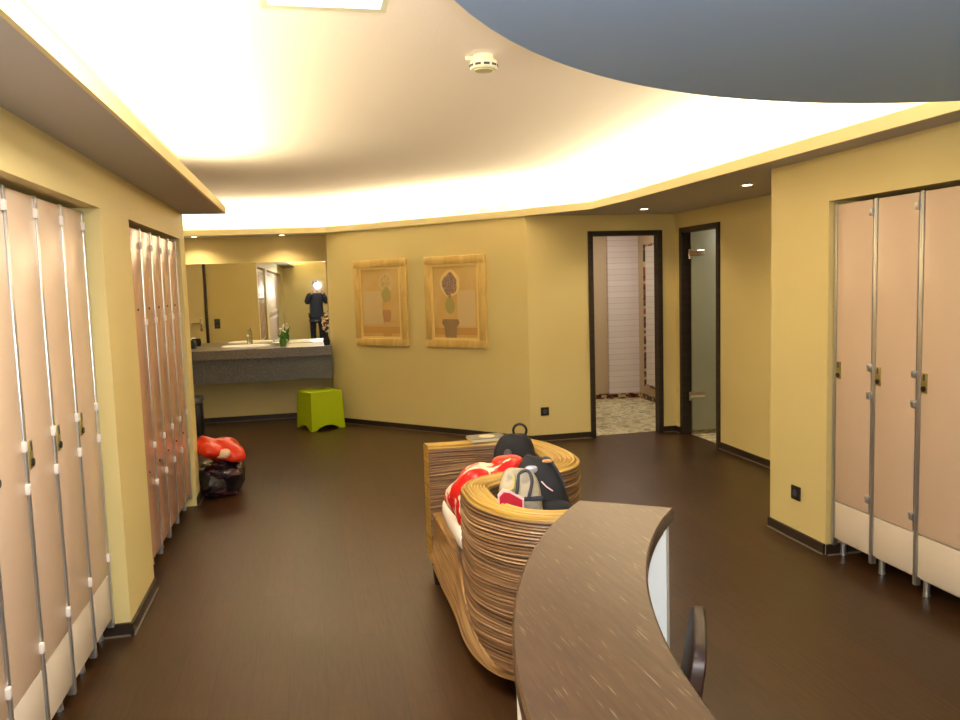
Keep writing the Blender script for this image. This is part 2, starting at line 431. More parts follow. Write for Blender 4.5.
# ---------------------------------------------------------------- doorways and the rooms behind
def doorframe(name, x0, x1, y0, y1, axis, ztop, w=.05):
    bm = B()
    if axis == 'x':
        box(bm, x0, x0+w, y0, y1, 0, ztop, .003); box(bm, x1-w, x1, y0, y1, 0, ztop, .003); box(bm, x0+w, x1-w, y0, y1, ztop-w, ztop, .003)
    else:
        box(bm, x0, x1, y0, y0+w, 0, ztop, .003); box(bm, x0, x1, y1-w, y1, 0, ztop, .003); box(bm, x0, x1, y0+w, y1-w, ztop-w, ztop, .003)
    return struct(name, bm, M['door_frame'])
doorframe('door_1', 2.746, 3.535, 7.60, 7.70, 'x', 2.076)
d2 = doorframe('door_2', XF-.02, XF+.085, 6.70, 7.49, 'y', 2.084)
# rooms behind
bm = B(); box(bm, 2.2, 5.4, 7.69, 10.2, 0, .004); struct('floor_pebble_back', bm, M['pebble'])
bm = B(); box(bm, XF+.075, 5.4, 4.6, 7.685, 0, .004); struct('floor_pebble_right', bm, M['pebble'])
bm = B()
box(bm, 2.4, 4.6, 10.05, 10.15, 0, 2.35); box(bm, 4.30, 4.4, 7.8, 10.05, 0, 2.35); box(bm, 2.3, 2.35, 7.9, 10.15, 0, 2.235)
struct('wall_spa_back', bm, M['tan'])
bm = B(); box(bm, XF+.075, 5.4, 7.69, 7.8, 0, 2.35); box(bm, 5.3, 5.4, 4.5, 7.7, 0, 2.35); box(bm, XF+.2, 5.4, 4.4, 4.5, 0, 2.35); struct('wall_spa_right', bm, M['tan'])
bm = B(); box(bm, 2.2, 5.45, 7.85, 10.2, 2.35, 2.4); box(bm, 3.9, 5.45, 4.4, 7.85, 2.35, 2.4); struct('ceiling_spa', bm, M['ceil'])
bm = B(); box(bm, 3.87, 4.30, 9.99, 10.05, .06, 2.35); struct('wall_spa_tiles', bm, M['tile'])
bm = B(); box(bm, 2.4, 3.87, 10.035, 10.05, .0, .07); box(bm, 3.87, 4.30, 9.975, 10.05, 0, .07); box(bm, 4.285, 4.3, 7.9, 9.98, 0, .07); struct('baseboard_spa_mosaic', bm, M['mosaic'])
# mirror on the right-hand wall of the back room
t = thing('wall_mirror', 'tall mirror in a brown mosaic frame on the wall inside the open doorway', 'mirror', (4.30, 9.35, .18))
bm = B(); box(bm, -.03, -.004, -.42, -.39, 0, 1.85); box(bm, -.03, -.004, .39, .42, 0, 1.85); box(bm, -.03, -.004, -.39, .39, 0, .03); box(bm, -.03, -.004, -.39, .39, 1.82, 1.85)
obj('mirror_frame', bm, M['mosaic'], t); obj('mirror_glass', bx(-.02, -.005, -.39, .39, .03, 1.82), M['mirror'], t)
# glass door leaf standing open at right angles in door_2
t = thing('glass_door', 'frosted glass door leaf with chrome hinges, swung open in the right dark doorway', 'door', (3.735, 7.37, .03))
obj('glass_pane', bx(0, .70, -.005, .005, .02, 2.03, bev=.002), M['glass'], t)
for z in (.355, 1.775):
    h = obj('hinge', bx(-.03, .135, -.016, .016, z, z+.055, bev=.004), M['chrome'], t)
    bm = B(); cyl(bm, (-.02, 0), .013, z-.03, z+.06, 12); obj('hinge_pin', bm, M['chrome'], h)
obj('door_handle', bx(.62, .66, -.04, .04, 1.0, 1.14, bev=.006), M['chrome'], t)
# door_3 seen in the vanity mirror
bm = B(); box(bm, -2.46, -1.74, 6.42, 6.455, .01, 2.05, .003); d3 = struct('door_3', bm, M['doorleaf'])
bm = B(); box(bm, -1.74, -1.695, 6.42, 6.46, 0, 2.1); box(bm, -2.5, -1.74, 6.42, 6.46, 2.05, 2.1); o = obj('door_frame', bm, M['door_frame'], d3)
bm = B(); box(bm, -1.83, -1.79, 6.455, 6.465, .95, 1.15, .002); tube(bm, [(-1.81, 6.46, 1.08), (-1.81, 6.51, 1.08), (-1.94, 6.51, 1.08)], .011); obj('door_handle', bm, M['chrome'], d3)
def socket(name, label, loc, rz, cat, mt=None):
    t = thing(name, label, cat, loc, rz)
    obj('cover_plate', bx(-.042, .042, -.012, 0, -.042, .042, bev=.003), mt or M['black'], t)
    bm = B(); tube(bm, [(0, -.0125, 0), (0, -.0155, 0)], .022, 20); obj('socket_face', bm, M['gap'], t)
    return t
socket('power_socket', 'black square wall socket low on the wall left of the open dark doorway', (2.262, 7.62, .30), 0, 'socket')
socket('power_socket', 'black square wall socket low on the pillar beside the right lockers', (XR, 4.20, .29), -PI/2, 'socket')
sw = thing('light_switch', 'dark double switch plate on the yellow wall reflected in the vanity mirror', 'switch', (-1.56, 6.42, 1.06), PI)
obj('cover_plate', bx(-.045, .045, -.012, 0, -.08, .08, bev=.003), M['black'], sw)
obj('rocker', bx(-.03, .03, -.017, -.012, .01, .065, bev=.002), M['gap'], sw); obj('rocker', bx(-.03, .03, -.017, -.012, -.065, -.01, bev=.002), M['gap'], sw)

# ---------------------------------------------------------------- lockers
PW = .3145
def make_locker(label, group, W, style):
    """front face x=0 looking +x, width along +y, posts at y=0"""
    t = thing('locker', label, 'locker', group=group)
    bm = B()
    box(bm, -.5, -.031, .002, .012, .09, 1.965); box(bm, -.5, -.022, W-.012, W-.002, .09, 1.965)
    box(bm, -.5, -.49, .012, W-.012, .09, 1.965); box(bm, -.49, -.031, .012, W-.012, .09, .105); box(bm, -.49, -.031, .012, W-.012, 1.95, 1.965)
    obj('carcass', bm, M['lower'], t, sm=False)
    def post(y):
        bm = B()
        box(bm, -.03, 0, y, y+.026, .06, 1.968, .005)
        p = obj('post', bm, M['alu'], t)
        bm = B(); cyl(bm, (-.07, y+.019), .016, 0, .12, 16); cyl(bm, (-.07, y+.019), .018, 0, .012, 16); obj('foot', bm, M['alu'], p)
    post(0)
    if style == 'tall':
        d = obj('door', bx(-.02, -.003, .030, W-.010, .325, 1.962, bev=.002), M['locker'], t)
        obj('lower_panel', bx(-.022, -.006, .028, W-.004, .108, .318, bev=.002), M['lower'], t)
        l = obj('lock_plate', bx(-.003, .002, .034, .070, 1.015, 1.11, bev=.001), M['brass'], d)
        bm = B(); tube(bm, [(.002, .052, 1.035), (.008, .052, 1.035)], .013, 14); obj('lock_knob', bm, M['black'], d)
        bm = B(); box(bm, .002, .004, .047, .057, 1.075, 1.105); obj('number_tag', bm, M['gap'], d)
        for z in (1.90, 1.10, .955, .40):
            obj('hinge', bx(-.01, .010, W-.024, W-.001, z-.018, z+.018, bev=.003), M['clip'], t)
        obj('gap_shade', bx(-.018, -.008, W-.010, W-.001, .325, 1.962), M['gap'], t)  # dark strip stands in for the shade in the door-to-post gap
    else:
        d = obj('door', bx(-.02, -.003, .029, W-.009, .115, 1.955, bev=.002), M['locker2'], t)
        for z in (1.51, .60):
            bm = B(); tube(bm, [(-.003, .12, z), (.004, .12, z)], .007, 12); obj('lock_knob', bm, M['gap'], d)
        for z in (1.87, 1.435, .72, .50):
            obj('hinge', bx(-.01, .010, W-.024, W-.001, z-.018, z+.018, bev=.003), M['clip'], t)
        obj('gap_shade', bx(-.018, -.008, W-.009, W-.001, .115, 1.955), M['gap'], t)  # shade of the gap beside the door, put in as a dark strip
    return t, post
def last_post(t, W):
    p = [c for c in t.children if c.name.startswith('post')][0]
    c = p.copy(); COL.objects.link(c); c.parent = t; c.location = (0, W, 0)
    for g in p.children:
        d = g.copy(); COL.objects.link(d); d.parent = c
XA = -.954
g1 = 'peach lockers in the near alcove of the left wall'
names1 = ['fifth peach locker from the pillar in the left alcove, only its lower edge in frame',
          'fourth peach locker from the pillar in the left alcove, cut by the photo edge',
          'third peach locker from the pillar in the left alcove',
          'second peach locker from the pillar in the left alcove',
          'peach locker next to the pillar at the far end of the left alcove']
proto, _ = make_locker('peach laminate locker', g1, PW, 'tall')
y0 = 3.87-5*PW
for i in range(5):
    loc = (XA, 3.858-(5-i)*PW, 0)
    if i == 0:
        proto.location = loc; proto['label'] = names1[0]; o = proto
    else: o = dup(proto, loc, 0, names1[i])
last_post(o, PW)
# the rest of the row runs on past the photographer (seen in the vanity mirror)
for i in range(9):
    dup(proto, (XA, 3.858-(6+i)*PW, 0), 0, 'peach left row locker outside the frame, seen only as a streak in the vanity mirror')
g3 = 'peach lockers in the right wall alcove'
XB = 2.832
names3 = ['peach locker beside the pillar, far end of the right row', 'second peach locker from the pillar in the right row', 'third peach locker from the pillar in the right row, cut by the photo edge']
for i in range(3):
    o = dup(proto, (XB, 3.918-i*PW, 0), PI, names3[i]); o['group'] = g3
    for c in o.children:
        if c.name.startswith('hinge'): c.material_slots[0].link = 'OBJECT'; c.material_slots[0].material = M['alu']
last_post(o, PW)
g2 = 'salmon lockers in the far alcove of the left wall'
W2 = .314
p2, _ = make_locker('x', g2, W2, 'slim')
n2 = ['salmon glossy locker nearest the camera in the far left alcove', 'second nearest salmon glossy locker in the far left alcove', 'middle salmon glossy locker in the far left alcove', 'fourth salmon glossy locker in the far left alcove', 'salmon glossy locker at the far end, nearest the red bag']
for i in range(5):
    loc = (-.915, 4.588+i*W2, 0)
    if i == 0: p2.location = loc; p2['label'] = n2[0]; o = p2
    else: o = dup(p2, loc, 0, n2[i])
last_post(o, W2)

# ---------------------------------------------------------------- vanity
t = thing('vanity_counter', 'grey speckled stone vanity counter with deep apron below the wide mirror', 'counter', (0, 0, 0))
bm = B(); prism(bm, [(-2.59, 9.40), (-1.3, 9.40), (-.3, 9.39), (.24, 9.37), (.24, 10.125), (-2.59, 10.145)], .825, .93); obj('worktop', bm, M['granite'], t, sm=False)
bm = B(); prism(bm, [(-2.59, 9.47), (.24, 9.45), (.24, 9.49), (-2.59, 9.51)], .55, .825); obj('apron', bm, M['granite2'], t, sm=False)
bm = B(); prism(bm, [(-2.6, 10.125+VA*-2.6-.012), (.235, 10.125+VA*.235-.012), (.235, 10.125+VA*.235), (-2.6, 10.125+VA*-2.6)], .935, 1.925)
tag(obj('vanity_mirror', bm, M['mirror'], sm=False), 'wide frameless mirror on the wall above the vanity counter', 'mirror')
t = thing('wash_basin', 'white inset oval basin in the vanity counter', 'basin', (-.74, 9.76, .93))
bm = B(); lathe(bm, [(.02, .004), (.10, .006), (.16, .012), (.205, .022), (.215, .024), (.222, .016), (.222, .001), (.0, .001)], (0, 0), 36); o = obj('bowl', bm, M['white'], t); o.scale = (1.25, .9, 1)
bm = B(); cyl(bm, (0, 0), .02, .005, .011, 16); obj('drain', bm, M['chrome'], t)
t = thing('faucet', 'chrome single lever faucet behind the white basin', 'faucet', (-.72, 10.0, .93))
bm = B(); cyl(bm, (0, 0), .026, 0, .15, 18); tube(bm, [(0, 0, .13), (0, -.05, .145), (0, -.13, .13)], .013, 10); obj('spout', bm, M['chrome'], t)
bm = B(); tube(bm, [(0, .0, .155), (0, -.02, .185), (0, -.07, .20)], .009, 8); cyl(bm, (0, 0), .024, .15, .17, 18); obj('lever', bm, M['chrome'], t)
t = thing('potted_plant', 'small green plant in a green glass on the vanity counter', 'plant', (-.31, 9.62, .93))
bm = B(); lathe(bm, [(0, 0), (.035, 0), (.042, .06), (.036, .09), (.03, .09), (.034, .02), (0, .015)], (0, 0), 20); obj('vase', bm, M['greenglass'], t)
bm = B()
for k in range(16):
    a = k*2.4; r = .03+.05*random.random(); z = .11+.08*random.random()
    p = Vector((math.cos(a)*r, math.sin(a)*r, z)); q = Vector((math.cos(a)*.01, math.sin(a)*.01, .07))
    tube(bm, [q, (q+p)/2+Vector((0, 0, .015)), p], [.003, .012, .002], 5)
obj('foliage', bm, M['leaf'], t)
bm = B()
for k in range(5):
    a = k*1.3; superq(bm, (math.cos(a)*.03, math.sin(a)*.03, .17+.012*k), (.012, .012, .012), 1, 8, 6)
obj('blossom', bm, M['white'], t)
bm = B(); lathe(bm, [(0, .0), (.06, 0), (.085, .03), (.08, .034), (.055, .008), (0, .008)], (0, 0), 24)
o = tag(obj('soap_dish', bm, M['white']), 'small white dish on the counter between faucet and plant', 'dish'); o.location = (-.36, 9.90, .93)
t = thing('toiletry_pot', 'small black pot with white lid at the left end of the vanity counter', 'pot', (-1.37, 9.93, .93))
bm = B(); lathe(bm, [(0, 0), (.05, 0), (.06, .05), (.05, .095), (0, .095)], (0, 0), 20); obj('pot_body', bm, M['black'], t)
bm = B(); superq(bm, (-.035, -.03, .065), (.04, .04, .045), .9, 16, 10); obj('lid', bm, M['white'], t)
t = thing('flower_arrangement', 'dark vase with cream dried blossoms at the right end of the vanity counter', 'vase', (.19, 9.50, .93))
bm = B(); lathe(bm, [(0, 0), (.03, 0), (.04, .05), (.022, .12), (.026, .15), (.018, .15), (.014, .11), (0, .1)], (0, 0), 20); obj('vase', bm, M['black'], t)
bm = B()
for k in range(7):
    a = k*2.1; r = .012+.02*(k % 3); superq(bm, (math.cos(a)*r, math.sin(a)*r, .16+.024*k), (.022, .022, .014), .9, 10, 8)
obj('blossom', bm, M['bagwhite'], t)
bm = B()
for k in range(6):
    a = k*1.7; tube(bm, [(0, 0, .14), (math.cos(a)*.02, math.sin(a)*.02, .22), (math.cos(a)*.04, math.sin(a)*.04, .31)], .004, 5)
for k in range(4): superq(bm, (.02*math.cos(k*2), .02*math.sin(k*2), .2+.03*k), (.016, .016, .012), .9, 8, 6)
obj('stem', bm, M['hair'], t)
t = thing('waste_bin', 'black waste bin with grey lid under the left end of the counter', 'bin', (-1.36, 9.35, 0))
bm = B(); box(bm, -.14, .14, -.12, .12, 0, .36, .02); obj('bin_body', bm, M['black'], t)
bm = B(); box(bm, -.15, .15, -.13, .13, .36, .43, .02); obj('lid', bm, M['granite2'], t)

# ---------------------------------------------------------------- lime green cube stool
def cube_stool():
    t = thing('cube_stool', 'lime green plastic cube stool with arched feet in front of the vanity', 'stool', (.075, 9.30, 0), math.radians(24))
    s0, s1, h = .205, .19, .43
    bm = B(); prof = []
    n = 14
    def side(k):
        # face polygon with arched bottom, folded from corner to corner
        pts = []
        for i in range(n+1):
            u = -1+2*i/n
            z = .0 if abs(u) > .72 else .055*math.cos(u/.72*PI/2)**.7
            pts.append((u, z))
        return pts
    for k in range(4):
        R = Matrix.Rotation(k*PI/2, 3, 'Z')
        lo = side(k); vo = []; vi = []
        for u, z in lo:
            s = s0-(s0-s1)*z/h
            vo.append(bm.verts.new(R@Vector((u*s, -s, z)))); vi.append(bm.verts.new(R@Vector((u*(s-.02), -(s-.02), z))))
        to = [bm.verts.new(R@Vector((u*s1, -s1, h))) for u, _ in lo]
        for i in range(n):
            bm.faces.new((vo[i], vo[i+1], to[i+1], to[i])); bm.faces.new((vo[i], vi[i], vi[i+1], vo[i+1]))
    bmesh.ops.remove_doubles(bm, verts=bm.verts, dist=.0005)
    o = obj('shell', bm, M['lime'], t)
    bm = B(); box(bm, -s1, s1, -s1, s1, h-.02, h+.003, .006); obj('seat', bm, M['lime'], t)
cube_stool()

# ---------------------------------------------------------------- pictures
def smoothpath(P, n=10, closed=False):
    P = [Vector(p) for p in P]; out = []; N = len(P)
    rng = range(N if closed else N-1)
    for i in rng:
        if closed: p0, p1, p2, p3 = P[i-1], P[i], P[(i+1) % N], P[(i+2) % N]
        else: p0, p1, p2, p3 = P[max(i-1, 0)], P[i], P[i+1], P[min(i+2, N-1)]
        for k in range(n):
            s = k/n
            out.append(.5*((2*p1)+(-p0+p2)*s+(2*p0-5*p1+4*p2-p3)*s*s+(-p0+3*p1-3*p2+p3)*s**3))
    if not closed: out.append(P[-1])
    return out
M['frame'] = mat('cream_gold_frame', (228, 196, 118), .55, var=((20, 20, 6), (216, 182, 104), .4, .6, 2))
M['frame_in'] = mat('pale_gold_inner_frame', (240, 212, 134), .5)
M['canvas'] = mat('ochre_canvas', (216, 176, 100), .8, var=((3, 3, 3), (222, 190, 124), .38, .62, 3))
M['pale'] = mat('pale_painted_panel', (222, 196, 142), .8)
M['rust'] = mat('rust_painted_band', (208, 160, 90), .8)
M['terracotta'] = mat('terracotta_paint', (200, 152, 100), .8)
M['umber'] = mat('umber_paint', (160, 132, 92), .8)
M['olive'] = mat('olive_paint', (184, 172, 104), .8)
M['violet'] = mat('violet_grey_paint', (150, 122, 108), .8, var=((60, 60, 60), (186, 160, 130), .55, .6, 1))
M['ivory'] = mat('ivory_blossom_paint', (222, 196, 130), .8, var=((60, 60, 60), (196, 170, 104), .5, .6, 1))
rzp = math.atan2(pd.y, pd.x)
def flat(t, name, pts, y, m):
    bm = B(); vs = [bm.verts.new((x, -y, z)) for x, z in pts]; vb = [bm.verts.new((x, -y+.002, z)) for x, z in pts]
    n = len(pts); bm.faces.new(vs); bm.faces.new(vb[::-1])
    for i in range(n): bm.faces.new((vs[i], vs[(i+1) % n], vb[(i+1) % n], vb[i]))
    return obj(name, bm, m, t, sm=False)
def ell(cx, cz, rx, rz, n=22, wob=0):
    return [(cx+rx*(1+wob*math.sin(7*k))*math.cos(2*PI*k/n), cz+rz*(1+wob*math.cos(5*k))*math.sin(2*PI*k/n)) for k in range(n)]
def picture(a, b, z0, z1, label, kind):
    a = Vector(a); b = Vector(b); w = (b-a).length; h = z1-z0
    c = (a+b)/2; s = (c-P0).dot(pd); c = P0+pd*s
    t = thing('framed_picture', label, 'picture', (c.x, c.y, z0), rzp, 'framed flower pot pictures')
    W = w/2; f = .085
    bm = B()
    box(bm, -W, W, -.035, -.002, 0, f, .006); box(bm, -W, W, -.035, -.002, h-f, h, .006)
    box(bm, -W, -W+f, -.035, -.002, f-.004, h-f+.004, .006); box(bm, W-f, W, -.035, -.002, f-.004, h-f+.004, .006)
    obj('frame', bm, M['frame'], t)
    bm = B(); g = .022
    box(bm, -W+f, W-f, -.028, -.004, f, f+g); box(bm, -W+f, W-f, -.028, -.004, h-f-g, h-f)
    box(bm, -W+f, -W+f+g, -.028, -.004, f+g, h-f-g); box(bm, W-f-g, W-f, -.028, -.004, f+g, h-f-g)
    obj('inner_frame', bm, M['frame_in'], t)
    c = obj('canvas', bx(-W+f+g, W-f-g, -.018, -.006, f+g, h-f-g), M['canvas'], t, sm=False)
    ix = W-f-g; lo = f+g; hi = h-f-g; H_ = hi-lo
    R = lambda x0, x1, u0, u1: [(x0*ix, lo+u0*H_), (x1*ix, lo+u0*H_), (x1*ix, lo+u1*H_), (x0*ix, lo+u1*H_)]
    if kind == 0:
        flat(c, 'painted_panel', R(-.95, .1, .18, .68), .0195, M['pale']); flat(c, 'painted_band', R(-.98, .98, .05, .15), .0196, M['rust'])
        cx = .32*ix
        flat(c, 'painted_halo', ell(cx, lo+.80*H_, .10, .11, wob=.05), .0205, M['pale'])
        flat(c, 'painted_blossom', ell(cx, lo+.80*H_, .07, .09, wob=.12), .022, M['ivory'])
        flat(c, 'painted_leaves', ell(cx, lo+.62*H_, .06, .085, wob=.15), .0225, M['olive'])
        flat(c, 'painted_pot', [(cx-.058, lo+.40*H_), (cx+.058, lo+.40*H_), (cx+.064, lo+.33*H_), (cx+.045, lo+.22*H_), (cx-.045, lo+.22*H_), (cx-.064, lo+.33*H_)], .023, M['terracotta'])
        flat(c, 'painted_base', [(cx-.08, lo+.12*H_), (cx+.08, lo+.12*H_), (cx+.05, lo-.02*H_), (cx-.05, lo-.02*H_)], .0232, M['rust'])
    else:
        flat(c, 'painted_panel', R(.1, .9, .16, .66), .0195, M['pale']); flat(c, 'painted_band', R(-.95, .98, .04, .14), .0196, M['rust'])
        cx = -.22*ix
        flat(c, 'painted_halo', ell(cx, lo+.76*H_, .125, .14, wob=.04), .0205, M['frame_in'])
        flat(c, 'painted_blossom', ell(cx, lo+.75*H_, .088, .115, wob=.14), .022, M['violet'])
        flat(c, 'painted_stem', [(cx-.02, lo+.4*H_), (cx+.02, lo+.4*H_), (cx+.012, lo+.66*H_), (cx-.012, lo+.66*H_)], .0215, M['umber'])
        flat(c, 'painted_ball', ell(cx, lo+.45*H_, .062, .085), .0225, M['olive'])
        flat(c, 'painted_pot', [(cx-.10, lo+.26*H_), (cx+.10, lo+.26*H_), (cx+.115, lo+.21*H_), (cx+.08, lo+.15*H_), (cx+.07, lo-.02*H_), (cx-.07, lo-.02*H_), (cx-.08, lo+.15*H_), (cx-.115, lo+.21*H_)], .023, M['umber'])
picture((.547, 9.292), (1.07, 8.73), .928, 1.89, 'left framed picture of a terracotta pot with pale blossom', 0)
picture((1.245, 8.541), (1.777, 7.969), .928, 1.89, 'right framed picture of a purple topiary in a brown urn', 1)

# ---------------------------------------------------------------- reception desk
DC = Vector((2.0, .75)); RO, RI = 1.765, 1.530
def arc(R, a0, a1, n=60):
    return [(DC.x-R*math.cos(math.radians(a0+(a1-a0)*k/n)), DC.y+R*math.sin(math.radians(a0+(a1-a0)*k/n))) for k in range(n+1)]
t = thing('reception_desk', 'curved reception desk with dark wood top and white body at the lower right', 'desk', (0, 0, 0))
bm = B(); z0, z1, b = 1.018, 1.05, .004
o_, i_ = arc(RO, 39.6, -62), arc(RI, 40.3, -62)
oc, ic = arc(RO-b, 39.45, -61.8), arc(RI+b, 40.15, -61.8)
prof = [(o_+i_[::-1], z0+.002), (o_+i_[::-1], z1-b), (oc+ic[::-1], z1)]
rings = [[bm.verts.new((x, y, z)) for x, y in P] for P, z in prof]
n = len(rings[0])
for A, C in zip(rings, rings[1:]):
    for k in range(n): bm.faces.new((A[k], A[(k+1) % n], C[(k+1) % n], C[k]))
h = n//2
for ring in (rings[0], rings[-1]):
    for k in range(h-1): bm.faces.new((ring[k], ring[k+1], ring[n-2-k], ring[n-1-k]))
obj('desk_top', bm, M['desk'], t)
def ringslab(bm, o_, i_, z0, z1):
    P = o_+i_[::-1]; n = len(P); h = n//2
    lo = [bm.verts.new((x, y, z0)) for x, y in P]; hi = [bm.verts.new((x, y, z1)) for x, y in P]
    for k in range(n): bm.faces.new((lo[k], lo[(k+1) % n], hi[(k+1) % n], hi[k]))
    for ring in (lo, hi):
        for k in range(h-1): bm.faces.new((ring[k], ring[k+1], ring[n-2-k], ring[n-1-k]))
bm = B(); ringslab(bm, arc(RO-.005, 39.2, -61), arc(RO-.03, 39.2, -61), 0, 1.02); obj('front_panel', bm, M['white'], t)
bm = B(); ringslab(bm, arc(RO-.03, 39.2, 38.2, 2), arc(RI+.010, 39.9, 38.9, 2), 0, 1.02); obj('end_panel', bm, M['white'], t)
bm = B(); ringslab(bm, arc(RO-.03, -60, -61, 2), arc(RI+.012, -60, -61, 2), 0, 1.02); obj('end_panel', bm, M['white'], t)
# chair behind the desk
A_, B_ = Vector((.798, 1.62)), Vector((.673, 1.37)); cd = (B_-A_).normalized(); cf = Vector((-cd.y, cd.x))
if cf.x < 0: cf = -cf
t = thing('desk_chair', 'dark brown wooden chair with rounded back showing behind the reception desk', 'chair', ((A_.x+B_.x)/2, (A_.y+B_.y)/2, 0), math.atan2(cf.y, cf.x))
# local +x = the way the chair faces; back board stands around x=0
bm = B(); superq(bm, (0, 0, .718), (.018, .142, .158), .3, 28, 18)
for v in bm.verts: v.co.x += .03*((v.co.z-.62)/.2)-.006-.05*(v.co.y**2)*0
obj('backrest', bm, M['chairwood'], t)
bm = B(); superq(bm, (.21, 0, .445), (.19, .17, .022), .4, 32, 12); obj('seat', bm, M['chairwood'], t)
for sy in (-1, 1):
    bm = B(); tube(bm, smoothpath([(-.005, sy*.09, .62), (-.012, sy*.10, .50), (.0, sy*.13, .40), (-.02, sy*.15, 0)], 6), .014, 10); obj('leg', bm, M['chairwood'], t)
    bm = B(); tube(bm, [(.34, sy*.13, .43), (.36, sy*.15, 0)], [.017, .012], 10); obj('leg', bm, M['chairwood'], t)

# ---------------------------------------------------------------- cane sofa
def sofa():
    t = thing('cane_sofa', 'curved cane loveseat with scrolled arm and white cushion', 'sofa', (0, 0, 0))
    path = [(.585, 4.25, .12), (.72, 4.26, .12), (.86, 4.265, .12), (1.0, 4.245, .14), (1.11, 4.15, .16), (1.185, 3.97, .17), (1.19, 3.76, .18), (1.13, 3.58, .16), (1.0, 3.49, .14), (.86, 3.475, .13),
            (.74, 3.42, .14), (.668, 3.33, .125), (.650, 3.19, .12), (.660, 3.04, .12), (.73, 2.90, .12), (.83, 2.82, .13), (.94, 2.79, .13), (1.02, 2.80, .13), (1.08, 2.82, .13)]
    P = smoothpath([(x, y, w) for x, y, w in path], 9)
    pts = [Vector((p.x, p.y)) for p in P]; ws = [p.z for p in P]
    N = len(pts); z0, z1 = .10, .72
    # section: outer side ribs, top rim ribs, inner side ribs
    sec = []; nS = 46; nT = 9
    random.seed(3)
    zed = [z0+(z1-z0)*k/nS for k in range(nS+1)]
    for k in range(nS):     # outer
        za, zb = zed[k], zed[k+1]; d = .001+.006*random.random()**1.5
        for q in (0, .25, .5, .75): sec.append(('o', d*math.sin(PI*q)-.002, za+(zb-za)*q, 0))
    for k in range(nT):
        for q in (0, .25, .5, .75): sec.append(('t', (k+q)/nT, z1+.0065*math.sin(PI*q)+(.010 if 0 < k < nT-1 else 0), 1))
    for k in range(nS-1, -1, -1):
        za, zb = zed[k], zed[k+1]; d = .001+.006*random.random()**1.5
        for q in (1, .75, .5, .25): sec.append(('i', d*math.sin(PI*q)-.002, za+(zb-za)*q, 0))
    bm = B(); uvl = bm.loops.layers.uv.new('UVMap'); S = len(sec); rings = []; L = 0
    nm = []
    for i in range(N):
        d = (pts[min(i+1, N-1)]-pts[max(i-1, 0)]).normalized(); nm.append(Vector((d.y, -d.x)))   # right side of travel
    # path runs clockwise seen from above?  outer side = left of travel at the far arm
    vco = [k*.016 for k in range(S)]; us = []
    for i in range(N):
        if i: L += (pts[i]-pts[i-1]).length
        us.append(L); c = pts[i]; n = -nm[i]; hw = ws[i]/2
        ring = []
        for kind, a, z, _ in sec:
            if kind == 'o': p = c+n*(hw+a)
            elif kind == 'i': p = c-n*(hw+a)
            else: p = c+n*(hw-2*hw*a)
            ring.append(bm.verts.new((p.x, p.y, z+.004*math.sin(us[-1]*9+z*30))))
        rings.append(ring)
    for i in range(N-1):
        for k in range(S-1):
            f = bm.faces.new((rings[i][k], rings[i+1][k], rings[i+1][k+1], rings[i][k+1]))
            f.material_index = sec[k][3]
            for l, (uu, vv) in zip(f.loops, ((us[i], vco[k]), (us[i+1], vco[k]), (us[i+1], vco[k+1]), (us[i], vco[k+1]))): l[uvl].uv = (uu, vv*.25)
    for r in (rings[0], rings[-1]):
        # end caps with horizontal strands
        m = S//2
        for k in range(m-1):
            try:
                f = bm.faces.new((r[k], r[k+1], r[S-2-k], r[S-1-k]))
                f.material_index = 1
                for l in f.loops: l[uvl].uv = (l.vert.co.y*1., l.vert.co.z*.4)
            except ValueError: pass
    obj('cane_wall', bm, [M['wicker'], M['caneRim']], t)
    # apron / seat base: front face bowed, flared a little at the floor
    fr = smoothpath([(.625, 4.29, 0), (.62, 4.10, 0), (.614, 3.85, 0), (.612, 3.6, 0), (.606, 3.4, 0), (.596, 3.2, 0), (.610, 3.02, 0), (.66, 2.87, 0), (.75, 2.78, 0)], 8)
    bm = B(); uvl = bm.loops.layers.uv.new('UVMap'); rows = []
    prof = []
    nr = 16
    for k in range(nr+1):
        u = k/nr
        for q in (0, .33, .66): prof.append((u+q/nr, .006*math.sin(PI*q)))
    L = 0; lens = [0]
    for a, b_ in zip(fr, fr[1:]): L += (b_-a).length; lens.append(L)
    for i, p in enumerate(fr):
        f_ = i/(len(fr)-1)
        top = .37-.27*max(0, (f_-.45)/.40)**1.0      # apron sweeps down under the scrolled arm
        top = max(top, .115)
        r = []
        for u, o_ in prof:
            z = .095+(top-.095)*min(u, 1); fl = .022*(1-min(u, 1))**2
            r.append(bm.verts.new((p.x-o_-.006-.035*(1-f_)*(1-min(u, 1))**1.3, p.y, z)))
        r.append(bm.verts.new((p.x+.06, p.y, top+.003))); r.append(bm.verts.new((p.x+.06, p.y, .095)))
        rows.append(r)
    S = len(rows[0])
    for i in range(len(rows)-1):
        for k in range(S):
            f = bm.faces.new((rows[i][k], rows[i+1][k], rows[i+1][(k+1) % S], rows[i][(k+1) % S]))
            for l, (a, b_) in zip(f.loops, ((i, k), (i+1, k), (i+1, k+1), (i, k+1))): l[uvl].uv = (lens[min(a, len(lens)-1)], b_*.009)
    bm.faces.new(rows[0]); bm.faces.new(rows[-1][::-1])
    obj('apron', bm, M['caneApron'], t)
    # platform
    inner = [(.60, 4.26), (.60, 3.85), (.62, 3.5), (.70, 3.46), (.9, 3.50), (1.06, 3.56), (1.12, 3.7), (1.12, 3.95), (1.06, 4.1), (.95, 4.22)]
    inner2 = [(.69, 3.2), (.70, 3.02), (.77, 2.88), (.95, 2.80), (1.12, 2.82), (1.14, 3.5), (1.05, 3.49), (.86, 3.46), (.75, 3.40)]
